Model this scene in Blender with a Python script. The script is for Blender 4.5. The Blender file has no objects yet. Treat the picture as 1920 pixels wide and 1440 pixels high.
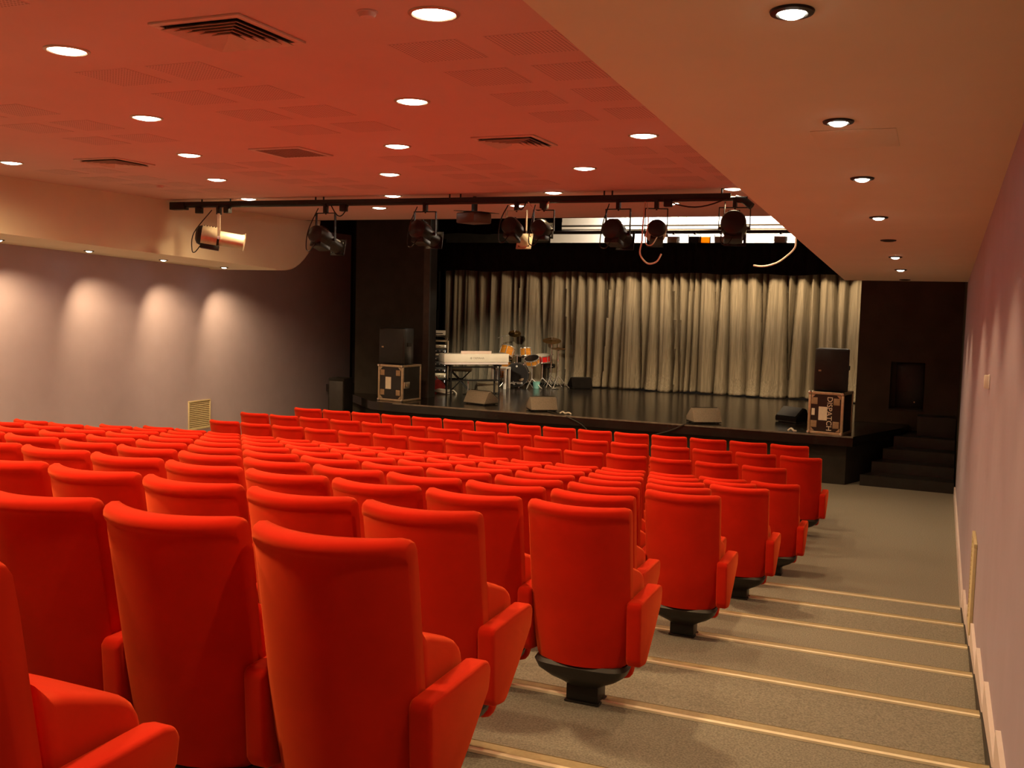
import bpy, bmesh, math, random
from mathutils import Vector, Matrix, Euler
random.seed(7)
PI = math.pi
scene = bpy.context.scene
col = scene.collection

# ------------------------------------------------------------------ camera
CAM_Z = 2.756
F_PX = 1884.96
cam_d = bpy.data.cameras.new('camera')
cam = bpy.data.objects.new('camera', cam_d)
col.objects.link(cam)
cam_d.sensor_width = 36.0
cam_d.lens = F_PX / 1920.0 * 36.0
cam_d.clip_start = 0.05
cam_d.clip_end = 200
_right = Vector((0.91909718, 0.39319624, 0.02563375))
_up = Vector((-0.05485603, 0.06326177, 0.99648822))
_back = Vector((0.39019378, -0.91727568, 0.0797129))
cam.matrix_world = Matrix(((_right.x, _up.x, _back.x, 0.0), (_right.y, _up.y, _back.y, 0.0),
                           (_right.z, _up.z, _back.z, CAM_Z), (0, 0, 0, 1)))
scene.camera = cam

# ------------------------------------------------------------------ world, exposure
w = bpy.data.worlds.new('world')
scene.world = w
w.use_nodes = True
w.node_tree.nodes['Background'].inputs[0].default_value = (0, 0, 0, 1)
w.node_tree.nodes['Background'].inputs[1].default_value = 0.0
vs = scene.view_settings
vs.view_transform = 'Standard'
vs.look = 'None'
vs.gamma = 1.0
vs.use_curve_mapping = False
vs.exposure = 0.35
scene.cycles.use_adaptive_sampling = True
scene.cycles.adaptive_threshold = 0.04
scene.cycles.use_denoising = True
scene.cycles.use_light_tree = True
scene.cycles.max_bounces = 5
scene.cycles.diffuse_bounces = 3
scene.cycles.glossy_bounces = 2
scene.cycles.transmission_bounces = 2

WARM = (1.0, 0.68, 0.34)
HOUSE_W = 205.0        # house downlights in the main ceiling
AISLE_W = 38.0        # small downlights in the side soffits
AISLE_L_W = 165.0
STAGE_W = 100.0       # strip lights over the stage


# ------------------------------------------------------------------ materials
def new_mat(name):
    m = bpy.data.materials.new(name)
    m.use_nodes = True
    nt = m.node_tree
    return m, nt, nt.nodes['Principled BSDF']


def mat(name, c, rough=0.6, metal=0.0, var=0.0, scale=8.0, bump=0.0, bscale=60.0, sheen=0.0, spec=0.5,
        stretch=None, coat=0.0):
    m, nt, b = new_mat(name)
    b.inputs['Base Color'].default_value = (*c, 1)
    b.inputs['Roughness'].default_value = rough
    b.inputs['Metallic'].default_value = metal
    b.inputs['Specular IOR Level'].default_value = spec
    if coat:
        b.inputs['Coat Weight'].default_value = coat
        b.inputs['Coat Roughness'].default_value = 0.08
    if sheen:
        b.inputs['Sheen Weight'].default_value = sheen
        b.inputs['Sheen Roughness'].default_value = 0.5
        b.inputs['Sheen Tint'].default_value = (1.0, 0.18, 0.05, 1)
    tc = nt.nodes.new('ShaderNodeTexCoord')
    src = tc.outputs['Object']
    if stretch:
        mp = nt.nodes.new('ShaderNodeMapping')
        mp.inputs['Scale'].default_value = stretch
        nt.links.new(src, mp.inputs['Vector'])
        src = mp.outputs['Vector']
    if var:
        n = nt.nodes.new('ShaderNodeTexNoise')
        n.inputs['Scale'].default_value = scale
        n.inputs['Detail'].default_value = 3
        nt.links.new(src, n.inputs['Vector'])
        r = nt.nodes.new('ShaderNodeValToRGB')
        r.color_ramp.elements[0].position = 0.3
        r.color_ramp.elements[1].position = 0.7
        r.color_ramp.elements[0].color = (*[max(0, x * (1 - var)) for x in c], 1)
        r.color_ramp.elements[1].color = (*[min(1, x * (1 + var)) for x in c], 1)
        nt.links.new(n.outputs['Fac'], r.inputs['Fac'])
        nt.links.new(r.outputs['Color'], b.inputs['Base Color'])
    if bump:
        n2 = nt.nodes.new('ShaderNodeTexNoise')
        n2.inputs['Scale'].default_value = bscale
        n2.inputs['Detail'].default_value = 4
        nt.links.new(src, n2.inputs['Vector'])
        bp = nt.nodes.new('ShaderNodeBump')
        bp.inputs['Strength'].default_value = bump
        bp.inputs['Distance'].default_value = 0.01
        nt.links.new(n2.outputs['Fac'], bp.inputs['Height'])
        nt.links.new(bp.outputs['Normal'], b.inputs['Normal'])
    return m


def emit(name, c, s):
    m, nt, b = new_mat(name)
    b.inputs['Base Color'].default_value = (*c, 1)
    b.inputs['Emission Color'].default_value = (*c, 1)
    b.inputs['Emission Strength'].default_value = s
    m.cycles.emission_sampling = 'NONE'
    return m


def perforated(name, c, hole):
    """painted board with rows of small drilled holes"""
    m, nt, b = new_mat(name)
    b.inputs['Roughness'].default_value = 0.8
    tc = nt.nodes.new('ShaderNodeTexCoord')
    sx = nt.nodes.new('ShaderNodeSeparateXYZ')
    nt.links.new(tc.outputs['Object'], sx.inputs[0])

    def cell(o):
        a = nt.nodes.new('ShaderNodeMath'); a.operation = 'MULTIPLY'; a.inputs[1].default_value = 40.0
        nt.links.new(o, a.inputs[0])
        f = nt.nodes.new('ShaderNodeMath'); f.operation = 'FRACT'
        nt.links.new(a.outputs[0], f.inputs[0])
        s = nt.nodes.new('ShaderNodeMath'); s.operation = 'SUBTRACT'; s.inputs[1].default_value = 0.5
        nt.links.new(f.outputs[0], s.inputs[0])
        p = nt.nodes.new('ShaderNodeMath'); p.operation = 'POWER'; p.inputs[1].default_value = 2.0
        nt.links.new(s.outputs[0], p.inputs[0])
        return p.outputs[0]
    ad = nt.nodes.new('ShaderNodeMath'); ad.operation = 'ADD'
    nt.links.new(cell(sx.outputs[0]), ad.inputs[0])
    nt.links.new(cell(sx.outputs[1]), ad.inputs[1])
    lt = nt.nodes.new('ShaderNodeMath'); lt.operation = 'LESS_THAN'; lt.inputs[1].default_value = 0.075
    nt.links.new(ad.outputs[0], lt.inputs[0])
    mx = nt.nodes.new('ShaderNodeMix'); mx.data_type = 'RGBA'
    mx.inputs[6].default_value = (*c, 1)
    mx.inputs[7].default_value = (*hole, 1)
    nt.links.new(lt.outputs[0], mx.inputs[0])
    nt.links.new(mx.outputs[2], b.inputs['Base Color'])
    return m


CEIL_C = (0.66, 0.45, 0.40)
M = dict(
    fabric=mat('red_wool_fabric', (0.57, 0.013, 0.004), 0.9, var=0.10, scale=5, spec=0.1, sheen=0.7),
    carpet=mat('grey_carpet', (0.25, 0.23, 0.19), 0.95, var=0.32, scale=110, spec=0.1),
    purple=mat('mauve_wall_paint', (0.50, 0.42, 0.50), 0.75, var=0.03, scale=3, spec=0.25),
    ceil=mat('ceiling_paint', CEIL_C, 0.85, var=0.02, scale=2, spec=0.15),
    soffit=mat('soffit_paint', (0.78, 0.72, 0.54), 0.8, var=0.02, scale=2, spec=0.2),
    perf=perforated('perforated_board', CEIL_C, (0.30, 0.17, 0.14)),
    black=mat('black_wall_paint', (0.030, 0.025, 0.020), 0.8, var=0.2, scale=4, spec=0.2),
    stage=mat('black_stage_floor', (0.014, 0.012, 0.011), 0.18, var=0.35, scale=3, bump=0.03, bscale=9, spec=0.55),
    stagelip=mat('worn_stage_edge', (0.16, 0.13, 0.10), 0.5, var=0.3, scale=12),
    drape=mat('grey_stage_drape', (0.30, 0.27, 0.21), 0.95, var=0.38, scale=10, stretch=(11, 11, 0.12), spec=0.1),
    drapeblack=mat('black_stage_drape', (0.010, 0.009, 0.009), 0.95, var=0.2, scale=8, spec=0.1),
    white=mat('white_paint', (0.85, 0.83, 0.79), 0.7, var=0.02),
    skirting=mat('pink_white_skirting', (0.80, 0.70, 0.68), 0.5, var=0.03),
    mattblack=mat('matt_black_cloth', (0.014, 0.012, 0.011), 0.9, var=0.2, spec=0.1),
    lipm=mat('polished_nosing_lip', (0.97, 0.88, 0.66), 0.25, 0.0, var=0.03, spec=0.8),
    metal=mat('brushed_aluminium', (0.78, 0.72, 0.62), 0.28, 1.0, var=0.08, scale=30),
    brass=mat('tan_nosing_insert', (0.40, 0.32, 0.18), 0.5, 0.0, var=0.08, scale=60),
    chrome=mat('chrome', (0.80, 0.78, 0.74), 0.18, 0.75, var=0.03, spec=0.8),
    blackmetal=mat('black_enamel', (0.014, 0.013, 0.012), 0.4, var=0.2, scale=15, spec=0.35),
    plastic=mat('black_plastic', (0.025, 0.022, 0.018), 0.45, var=0.15, scale=15),
    silver=mat('silver_lantern_casing', (0.62, 0.56, 0.42), 0.4, 0.6, var=0.1, scale=15),
    lens=mat('lantern_glass', (0.25, 0.25, 0.27), 0.05, 0.0, spec=0.8, coat=0.5),
    amber=mat('amber_gel', (0.85, 0.40, 0.03), 0.3),
    grille=mat('olive_vent_metal', (0.62, 0.52, 0.30), 0.5, 0.0, var=0.06, scale=20),
    ventbody=mat('ceiling_vent_paint', (0.66, 0.52, 0.44), 0.5, var=0.05),
    ventdark=mat('dull_red_grille', (0.36, 0.22, 0.18), 0.6, var=0.05),
    charcoal=mat('charcoal_wall_paint', (0.085, 0.065, 0.045), 0.75, var=0.15, scale=3, spec=0.25),
    dark=mat('dark_void', (0.012, 0.008, 0.007), 0.9),
    ply=mat('black_laminate', (0.018, 0.016, 0.015), 0.35, var=0.2, scale=10),
    caseedge=mat('case_aluminium_edging', (0.55, 0.44, 0.30), 0.4, 0.6, var=0.12, scale=20),
    casewood=mat('case_foam_block', (0.36, 0.24, 0.14), 0.7, var=0.15, scale=20),
    paper=mat('paper_label', (0.82, 0.74, 0.58), 0.7, var=0.04, scale=20),
    cream=mat('cream_keyboard_case', (0.86, 0.80, 0.68), 0.4, var=0.03),
    ink=mat('grey_print', (0.30, 0.27, 0.22), 0.6),
    wedge=mat('grey_monitor_carpet', (0.30, 0.26, 0.20), 0.85, var=0.15, scale=60),
    wedgedark=mat('dark_monitor_carpet', (0.13, 0.105, 0.07), 0.85, var=0.15, scale=60),
    wood=mat('amber_drum_lacquer', (0.62, 0.25, 0.03), 0.18, var=0.2, scale=6, stretch=(1, 1, 6), coat=0.6),
    reddrum=mat('red_drum_lacquer', (0.65, 0.02, 0.02), 0.2, var=0.1, coat=0.5),
    head=mat('drum_head', (0.75, 0.72, 0.66), 0.5, var=0.03),
    blackhead=mat('black_drum_head', (0.008, 0.006, 0.006), 0.35, var=0.1, spec=0.2),
    bronze=mat('cymbal_bronze', (0.42, 0.26, 0.10), 0.3, 1.0, var=0.15, scale=20),
    teal=mat('teal_plastic', (0.22, 0.52, 0.48), 0.4, var=0.08),
    redcloth=mat('dark_red_cloth', (0.30, 0.02, 0.015), 0.9, var=0.2, scale=12),
    cablewhite=mat('white_cable', (0.80, 0.74, 0.62), 0.5, var=0.05),
    lamp=emit('lit_downlight', (1.0, 0.90, 0.72), 14.0),
    tube=emit('lit_strip_tube', (1.0, 0.92, 0.78), 9.0),
    led=emit('equipment_led', (1.0, 0.9, 0.75), 2.5),
)


def _translucent(m, c):
    nt = m.node_tree
    tb_ = nt.nodes.new('ShaderNodeBsdfTranslucent'); tb_.inputs[0].default_value = (*c, 1)
    mx_ = nt.nodes.new('ShaderNodeMixShader'); mx_.inputs[0].default_value = 0.85
    nt.links.new(nt.nodes['Principled BSDF'].outputs[0], mx_.inputs[1])
    nt.links.new(tb_.outputs[0], mx_.inputs[2])
    nt.links.new(mx_.outputs[0], nt.nodes['Material Output'].inputs['Surface'])


_translucent(M['amber'], (1.0, 0.50, 0.04))

# ------------------------------------------------------------------ geometry helpers
class G:
    def __init__(self):
        self.v = []; self.f = []

    def add(self, vs, fs, mx=None):
        o = len(self.v)
        for p in vs:
            p = Vector(p)
            if mx is not None:
                p = mx @ p
            self.v.append(p)
        self.f += [tuple(i + o for i in f) for f in fs]
        return self

    def box(self, x0, x1, y0, y1, z0, z1, mx=None):
        return self.add([(x0, y0, z0), (x1, y0, z0), (x1, y1, z0), (x0, y1, z0), (x0, y0, z1), (x1, y0, z1), (x1, y1, z1), (x0, y1, z1)],
                        [(0, 3, 2, 1), (4, 5, 6, 7), (0, 1, 5, 4), (1, 2, 6, 5), (2, 3, 7, 6), (3, 0, 4, 7)], mx)

    def cbox(self, c, s, mx=None):
        return self.box(c[0] - s[0] / 2, c[0] + s[0] / 2, c[1] - s[1] / 2, c[1] + s[1] / 2, c[2] - s[2] / 2, c[2] + s[2] / 2, mx)

    def cyl(self, p0, p1, r0, r1=None, n=16, cap=True, mx=None):
        r1 = r0 if r1 is None else r1
        p0 = Vector(p0); p1 = Vector(p1)
        d = (p1 - p0).normalized()
        a = d.orthogonal().normalized(); b = d.cross(a)
        vs = []
        for p, r in ((p0, r0), (p1, r1)):
            for i in range(n):
                t = 2 * PI * i / n
                vs.append(p + a * (r * math.cos(t)) + b * (r * math.sin(t)))
        fs = [(i, (i + 1) % n, n + (i + 1) % n, n + i) for i in range(n)]
        if cap:
            fs += [tuple(range(n - 1, -1, -1)), tuple(range(n, 2 * n))]
        return self.add(vs, fs, mx)

    def lathe(self, prof, n=24, mx=None, close=False):
        """prof: list of (r, h) around local z"""
        vs = []; fs = []
        k = len(prof)
        for i in range(n):
            t = 2 * PI * i / n
            for r, h in prof:
                vs.append((r * math.cos(t), r * math.sin(t), h))
        for i in range(n):
            j = (i + 1) % n
            for q in range(k - 1 if not close else k):
                q2 = (q + 1) % k
                fs.append((i * k + q, j * k + q, j * k + q2, i * k + q2))
        return self.add(vs, fs, mx)

    def tube(self, pts, r, n=8, mx=None):
        pts = [Vector(p) for p in pts]
        vs = []; fs = []
        ref = None
        for i, p in enumerate(pts):
            d = (pts[min(i + 1, len(pts) - 1)] - pts[max(i - 1, 0)]).normalized()
            if ref is None:
                ref = d.orthogonal().normalized()
            ref = (ref - d * ref.dot(d))
            ref = ref.normalized() if ref.length > 1e-6 else d.orthogonal().normalized()
            b = d.cross(ref)
            for k in range(n):
                t = 2 * PI * k / n
                vs.append(p + ref * (r * math.cos(t)) + b * (r * math.sin(t)))
        for i in range(len(pts) - 1):
            for k in range(n):
                fs.append((i * n + k, i * n + (k + 1) % n, (i + 1) * n + (k + 1) % n, (i + 1) * n + k))
        fs += [tuple(range(n - 1, -1, -1)), tuple(range((len(pts) - 1) * n, len(pts) * n))]
        return self.add(vs, fs, mx)

    def prism(self, poly, a, b, axis='x', mx=None):
        """poly of 2D points in the plane normal to axis, extruded from a to b"""
        def P(p, t):
            if axis == 'x': return (t, p[0], p[1])
            if axis == 'y': return (p[0], t, p[1])
            return (p[0], p[1], t)
        n = len(poly)
        vs = [P(p, a) for p in poly] + [P(p, b) for p in poly]
        fs = [tuple(range(n - 1, -1, -1)), tuple(range(n, 2 * n))] + [(i, (i + 1) % n, n + (i + 1) % n, n + i) for i in range(n)]
        return self.add(vs, fs, mx)

    def loft(self, loops, mx=None, cap=True):
        n = len(loops[0])
        vs = [p for l in loops for p in l]
        fs = []
        for i in range(len(loops) - 1):
            for k in range(n):
                fs.append((i * n + k, i * n + (k + 1) % n, (i + 1) * n + (k + 1) % n, (i + 1) * n + k))
        if cap:
            fs += [tuple(range(n - 1, -1, -1)), tuple(range((len(loops) - 1) * n, len(loops) * n))]
        return self.add(vs, fs, mx)

    def mesh(self, name, m, bev=0.0, seg=2, ang=38):
        me = bpy.data.meshes.new(name)
        me.from_pydata([tuple(p) for p in self.v], [], self.f)
        bm = bmesh.new(); bm.from_mesh(me)
        bmesh.ops.recalc_face_normals(bm, faces=bm.faces)
        if bev:
            es = [e for e in bm.edges if len(e.link_faces) == 2 and e.calc_face_angle(0) > math.radians(25)]
            bmesh.ops.bevel(bm, geom=es, offset=bev, segments=seg, profile=0.5, affect='EDGES', clamp_overlap=True)
        for f in bm.faces: f.smooth = True
        for e in bm.edges:
            e.smooth = not (len(e.link_faces) == 2 and e.calc_face_angle(0) > math.radians(ang))
        bm.to_mesh(me); bm.free()
        me.materials.append(M[m] if isinstance(m, str) else m)
        return me

    def make(self, name, m, parent=None, bev=0.0, seg=2, ang=38, loc=None):
        return link(name, self.mesh(name, m, bev, seg, ang), parent, loc)


def link(name, data, parent=None, loc=None):
    o = bpy.data.objects.new(name, data)
    col.objects.link(o)
    if parent is not None: o.parent = parent
    if loc is not None: o.location = loc
    return o


def tag(o, label, cat, group=None):
    o['label'] = label; o['category'] = cat
    if group: o['group'] = group
    return o


def struct(o, label=None):
    o['kind'] = 'structure'
    if label: o['label'] = label
    return o


def thing(name, label, cat, loc=(0, 0, 0), rz=0.0, group=None):
    o = bpy.data.objects.new(name, None)
    o.empty_display_size = 0.1
    col.objects.link(o)
    o.location = loc; o.rotation_euler = (0, 0, rz)
    return tag(o, label, cat, group)


def arc(c, r, a0, a1, n):
    return [(c[0] + r * math.cos(a0 + (a1 - a0) * i / n), c[1] + r * math.sin(a0 + (a1 - a0) * i / n)) for i in range(n + 1)]


def catmull(pts, n=6):
    pts = [Vector(p) for p in pts]
    out = []
    for i in range(len(pts) - 1):
        p0 = pts[max(i - 1, 0)]; p1 = pts[i]; p2 = pts[i + 1]; p3 = pts[min(i + 2, len(pts) - 1)]
        for k in range(n):
            t = k / n
            out.append(0.5 * ((2 * p1) + (-p0 + p2) * t + (2 * p0 - 5 * p1 + 4 * p2 - p3) * t * t + (-p0 + 3 * p1 - 3 * p2 + p3) * t ** 3))
    out.append(pts[-1])
    return out


def text_mesh(body, size, m, extrude=0.0008, shear=0.0, align='CENTER', bold=0.0):
    cu = bpy.data.curves.new('lettering', 'FONT')
    cu.body = body; cu.size = size; cu.extrude = extrude; cu.shear = shear; cu.offset = bold
    cu.align_x = align; cu.align_y = 'CENTER'
    t = bpy.data.objects.new('lettering_tmp', cu)
    col.objects.link(t)
    bpy.context.view_layer.update()
    me = bpy.data.meshes.new_from_object(t.evaluated_get(bpy.context.evaluated_depsgraph_get()))
    bpy.data.objects.remove(t)
    me.materials.clear(); me.materials.append(M[m])
    return me


def spot(parent, loc, power, size_deg, blend, radius=0.05, color=WARM, rot=(0, 0, 0), name='lamp_light'):
    d = bpy.data.lights.new(name, 'SPOT')
    d.energy = power; d.color = color
    d.spot_size = math.radians(size_deg); d.spot_blend = blend
    d.shadow_soft_size = radius
    o = bpy.data.objects.new(name, d)
    col.objects.link(o)
    o.parent = parent; o.location = loc; o.rotation_euler = rot
    return o


ORD = ['first', 'second', 'third', 'fourth', 'fifth', 'sixth', 'seventh', 'eighth', 'ninth', 'tenth', 'eleventh', 'twelfth',
       'thirteenth', 'fourteenth', 'fifteenth', 'sixteenth']

# ================================================================== ROOM
XR = 0.32            # right wall
XL = -13.0           # left wall
YB = -3.2            # back wall behind the photographer
YP = 16.56           # end of the house ceiling, stage opening
ZC = 4.256           # main ceiling
ZS = 0.796           # stage
RISE = 0.1427
ZTOP = 5.4           # stage house ceiling


def tier_z(k):
    return max(0.0, RISE * (8 - k))


def nose_y(k):
    return 4.5 + 1.028 * (k - 2)


EDGE = 0.085
# ---- stepped floor
prof = []
ks = list(range(-4, 8))
prof.append((YB - .2, tier_z(-4)))
for k in ks:
    prof.append((nose_y(k) + EDGE, tier_z(k)))
    prof.append((nose_y(k) + EDGE, tier_z(k + 1)))
prof.append((24.2, 0.0))
poly = prof + [(24.2, -0.2), (YB - .2, -0.2)]
floor = struct(G().prism(poly, XL - .1, XR + .1, 'x').make('floor', 'carpet'), 'grey carpeted floor stepping down towards the stage')
# metal nosings along the right-hand stair
for k in ks:
    if nose_y(k) < -2.5: continue
    y = nose_y(k); z = tier_z(k)
    o = G().box(-2.05, XR - 0.035, y + .014, y + EDGE + .004, z + .0005, z + .006).add([], []).box(
        -2.05, XR - 0.035, y + EDGE, y + EDGE + .006, z - .035, z + .006).make('nosing_strip', 'brass', floor)
    G().box(-2.05, XR - 0.035, y - .010, y + .014, z + .0005, z + .012).make('nosing_lip', 'lipm', o)

# ---- walls
wr = struct(G().box(XR, XR + .15, YB, YP + .1, -.1, 4.4).make('wall_right', 'purple'), 'mauve painted side wall beside the stair aisle')
wl = struct(G().box(XL - .15, XL, YB, 20.6, -.1, ZC + .02).make('wall_left', 'purple'), 'mauve painted wall lit by soffit downlights')
struct(G().box(XL - .15, XR + .15, YB - .15, YB, -.1, 4.5).make('wall_back', 'purple'))
# stage house
sh = G()
sh.box(XL - .15, XR + .2, 24.0, 24.15, 0, ZTOP)            # rear
sh.box(XL - .15, XL, 20.6, 24.0, 0, ZTOP)                 # left rear
sh.box(XL - .15, XL, YP, 20.6, ZC + .02, ZTOP)            # left upper
sh.box(XL - .15, XR + .2, YP - .1, YP, ZC + .001, ZTOP)     # above the opening
struct(sh.make('wall_stage', 'black'), 'black painted walls around the stage')
struct(G().box(XL - .15, XR + .2, YP, 24.15, ZTOP, ZTOP + .1).make('ceiling_stage', 'black'))
# black wall right of the stage with a recessed hatch
yw = 19.1
nx0, nx1, nz0, nz1 = -0.80, -0.23, 1.06, 1.90
bw = G().box(-1.37, nx0, yw, yw + .35, 0, ZTOP).box(nx1, XR + .2, yw, yw + .35, 0, ZTOP)
bw.box(nx0, nx1, yw, yw + .35, 0, nz0).box(nx0, nx1, yw, yw + .35, nz1, ZTOP).box(nx0, nx1, yw + .25, yw + .35, nz0, nz1)
bw.box(XR, XR + .15, YP + .1, yw + .35, 0, ZTOP).box(-1.37, -1.27, yw + .35, 24, 0, ZTOP)
wfr = struct(bw.make('wall_front', 'charcoal'), 'black wall with recessed hatch right of the stage')
hatch = G().box(nx0 + .09, nx1 - .01, yw + .235, yw + .249, nz0 + .01, nz1 - .02).make('hatch_panel', 'ply', wfr, bev=.003)
G().lathe([(0, .02), (.012, .018), (.016, .008), (.016, 0)], 12, Matrix.Translation((-.385, yw + .235, nz0 + .12)) @ Matrix.Rotation(PI / 2, 4, 'X')).make('hatch_knob', 'metal', hatch)
G().box(nx0 - .02, nx1 + .02, yw - .02, yw + .24, nz0 - .02, nz0 - .001).make('hatch_sill', 'ply', wfr)
# black pillar left of the opening
pw = G().box(-11.33, -9.58, 18.15, 18.45, ZS, ZTOP).make('wall_pillar', 'black')
struct(pw, 'black proscenium panel left of the stage')
G().box(-9.70, -9.565, 18.10, 18.15, ZS, ZTOP).make('pillar_edge', mat('brown_black_timber', (0.045, 0.030, 0.022), 0.6, var=0.2), pw)

struct(G().prism([(-11.33, 18.46), (-11.25, 18.50), (-12.92, 20.75), (-13.0, 20.70)], 0, ZTOP, 'z').make('wall_light_block', 'black'), 'black flat added between pillar and left wall to block stage light')  # unseen flat, added to keep stage light off the left wall

# ---- ceilings
struct_c = G().box(XL - .1, XR + .1, YB, YP - .1, ZC, ZC + .1).make('ceiling', 'ceil')
struct(struct_c, 'rose-red ceiling with perforated panels and downlights')
# right soffit, sloping down towards the stage
SRX0 = -1.44
B0, BS = 1.23, 0.0443


def sof_r(y):
    return CAM_Z + B0 - BS * y


pr = [(YB, sof_r(YB)), (YP, sof_r(YP)), (YP, ZC - .001), (YB, ZC - .001)]
so_r = struct(G().prism(pr, SRX0, XR, 'x').make('ceiling_soffit_right', 'soffit'), 'smooth cream soffit sloping down over the right aisle')
# dark header behind the soffit end
struct(G().box(SRX0, XR + .1, YP, YP + .05, sof_r(YP) + .004, ZTOP).make('trim_1', 'black'))
# left soffit with curved front end
SLX = -11.45
L0, LS = 1.10, 0.0365


def sof_l(y):
    return CAM_Z + L0 - LS * y


pl = [(YB, sof_l(YB)), (15.55, sof_l(15.55))]
cr = [(15.55, .505), (15.85, .515), (16.10, .56), (16.35, .68), (16.55, .83), (16.72, 1.00), (16.85, 1.17), (16.95, 1.35), (17.0, 1.5)]
pl += [(p.x, CAM_Z + p.y) for p in catmull([(a, b, 0) for a, b in cr], 4)][1:]
pl += [(17.0, ZC + .05), (YB, ZC + .05)]
so_l = struct(G().prism(pl, XL, SLX, 'x').make('ceiling_soffit_left', 'soffit'), 'cream dropped soffit with curved end above the left wall')

# ---- perforated panels (pieces of the ceiling)
pm = G().box(-.225, .225, -.225, .225, -.0025, 0).mesh('perforated_panel', 'perf')
for gx in (-2.56, -5.02, -7.48, -9.94):
    for gy in (6.58, 10.6, 2.65):
        for i in (-.5, .5):
            for j in (-1.5, -.5, .5, 1.5):
                link('perforated_panel', pm, struct_c, (gx + i * .62, gy + j * .725, ZC))

# ---- stage platform
sp = [(-10.14, 16.85), (-9.6, 16.75), (-1.2, 16.62), (-0.55, 18.4), (-0.45, 18.9), (-.45, 19.1), (-1.37, 19.1), (-1.37, 24.0), (XL, 24.0), (XL, 19.6), (-11.1, 17.75)]
stage = struct(G().prism(sp, ZS - .16, ZS, 'z').make('stage_platform', 'stage'), 'glossy black stage platform')
spi = [(-10.1, 16.98), (-9.6, 16.88), (-1.3, 16.75), (-0.65, 18.5), (-.5, 19.08), (-1.37, 19.08), (-1.37, 23.9), (XL, 23.9), (XL, 19.7), (-11.05, 17.9)]
G().prism(spi, 0, ZS - .16, 'z').make('stage_fascia', 'black', stage)
G().add([], []).prism([(-9.6, 16.742), (-1.2, 16.612), (-1.2, 16.632), (-9.6, 16.762)], ZS - .02, ZS + .004, 'z').make('stage_edge_trim', 'stagelip', stage)
# steps up to the stage on the right


def xl(y):
    return -1.19 + (y - 16.6) * 0.361


st = thing('stage_steps', 'black painted steps leading up to the right end of the stage', 'steps', (0, 0, 0))
for i in range(4):
    y0 = 16.85 + .40 * i
    z1 = ZS * (i + 1) / 4.6
    zz0 = 0.0 if i == 0 else ZS * i / 4.6
    G().prism([(xl(y0) + .02, y0), (XR - .02, y0 - .05), (XR - .02, 19.08), (-.42, 19.08), (-.42, 18.9), (-.5, 18.5)], zz0 + .001, z1, 'z').make('step', 'ply', st)
    G().prism([(xl(y0) + .02, y0 - .006), (XR - .02, y0 - .056), (XR - .02, y0 - .03), (xl(y0) + .02, y0 + .02)], z1, z1 + .004, 'z').make('step_edge', 'blackmetal', st)
G().box(-.30, XR - .02, 18.35, 18.8, ZS * 4 / 4.6 + .001, 1.02).make('step_block', 'ply', st)
# black box and low tread at the left end of the stage
lt = thing('black_cabinet', 'tall black box standing at the left end of the stage', 'box', (-11.07, 17.22, 0))
G().box(-.18, .18, -.17, .17, 0.001, 1.18).make('cabinet_body', 'mattblack', lt, bev=.008)
G().box(-.16, .16, -.178, -.171, .06, 1.12).make('cabinet_front', 'ply', lt, bev=.002)
lt = thing('stage_tread', 'low black tread beside the tall black box', 'step', (-11.70, 17.35, 0))
G().box(-.27, .27, -.22, .22, .36, .42).make('tread_board', 'mattblack', lt, bev=.005)
for sx in (-1, 1):
    G().box(sx * .25 - .015, sx * .25 + .015, -.20, .20, .001, .359).make('tread_side', 'mattblack', lt)

# ---- skirting on the right wall, one board per tread
sk = G()
for k in range(-3, 8):
    y1 = nose_y(k) + EDGE; y0 = nose_y(k - 1) + EDGE; z = tier_z(k)
    o = G().prism([(y0, z + .115), (y1, z + .005), (y1, z + .165), (y0, z + .165)], XR - .022, XR - .0005, 'x').make('baseboard_right', 'skirting')
    struct(o)
    struct(G().prism([(y0, z), (y1, z), (y0, z + .112)], XR - .03, XR - .001, 'x').make('trim_%d' % (k + 6), 'plastic'))
struct(G().box(XR - .022, XR - .0005, nose_y(7) + EDGE, YP, 0, .15).make('baseboard_right', 'skirting'))

# ================================================================== LIGHTS IN THE CEILINGS


def downlight(x, y, z, idx_label, tilt=0.0, group='house downlights in the red ceiling'):
    t = thing('ceiling_downlight', idx_label, 'downlight', (x, y, z), 0, group)
    t.rotation_euler = (tilt, 0, 0)
    link('trim_ring', DL_RING, t)
    link('lamp_disc', DL_DISC, t)
    spot(t, (0, 0, -.045), HOUSE_W * (0.75 if y < 2 else 1.0), 172 if x < -9.5 else 146, 0.8 if x < -9.5 else 1.0, 0.09)
    return t


DL_RING = G().lathe([(.112, -.004), (.118, -.010), (.136, -.006), (.138, 0), (.112, 0)], 32, close=True).mesh('trim_ring', 'caseedge')
DL_DISC = G().lathe([(0.0005, -.024), (.05, -.021), (.085, -.014), (.112, -.002)], 32).mesh('lamp_disc', 'lamp')
rows = [(14.33, [-3.68, -6.08, -8.52]), (12.75, [-2.49, -4.89, -7.36, -9.9]), (10.57, [-3.70, -6.15, -8.71]),
        (8.68, [-2.50, -4.97, -7.52, -10.15]), (6.78, [-3.76, -6.33, -8.8]), (4.78, [-2.53, -5.10, -7.5, -10.0]),
        (2.75, [-3.75, -6.25, -8.75]), (1.75, [-2.3, -4.9])]  # last row is off the grid, added unseen to brighten near seat rims
for ri, (y, xs) in enumerate(rows):
    for ci, x in enumerate(xs):
        downlight(x, y, ZC, 'round lit downlight in the red ceiling, %s row from the stage, %s from the right' % (ORD[ri], ORD[ci]))

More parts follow.
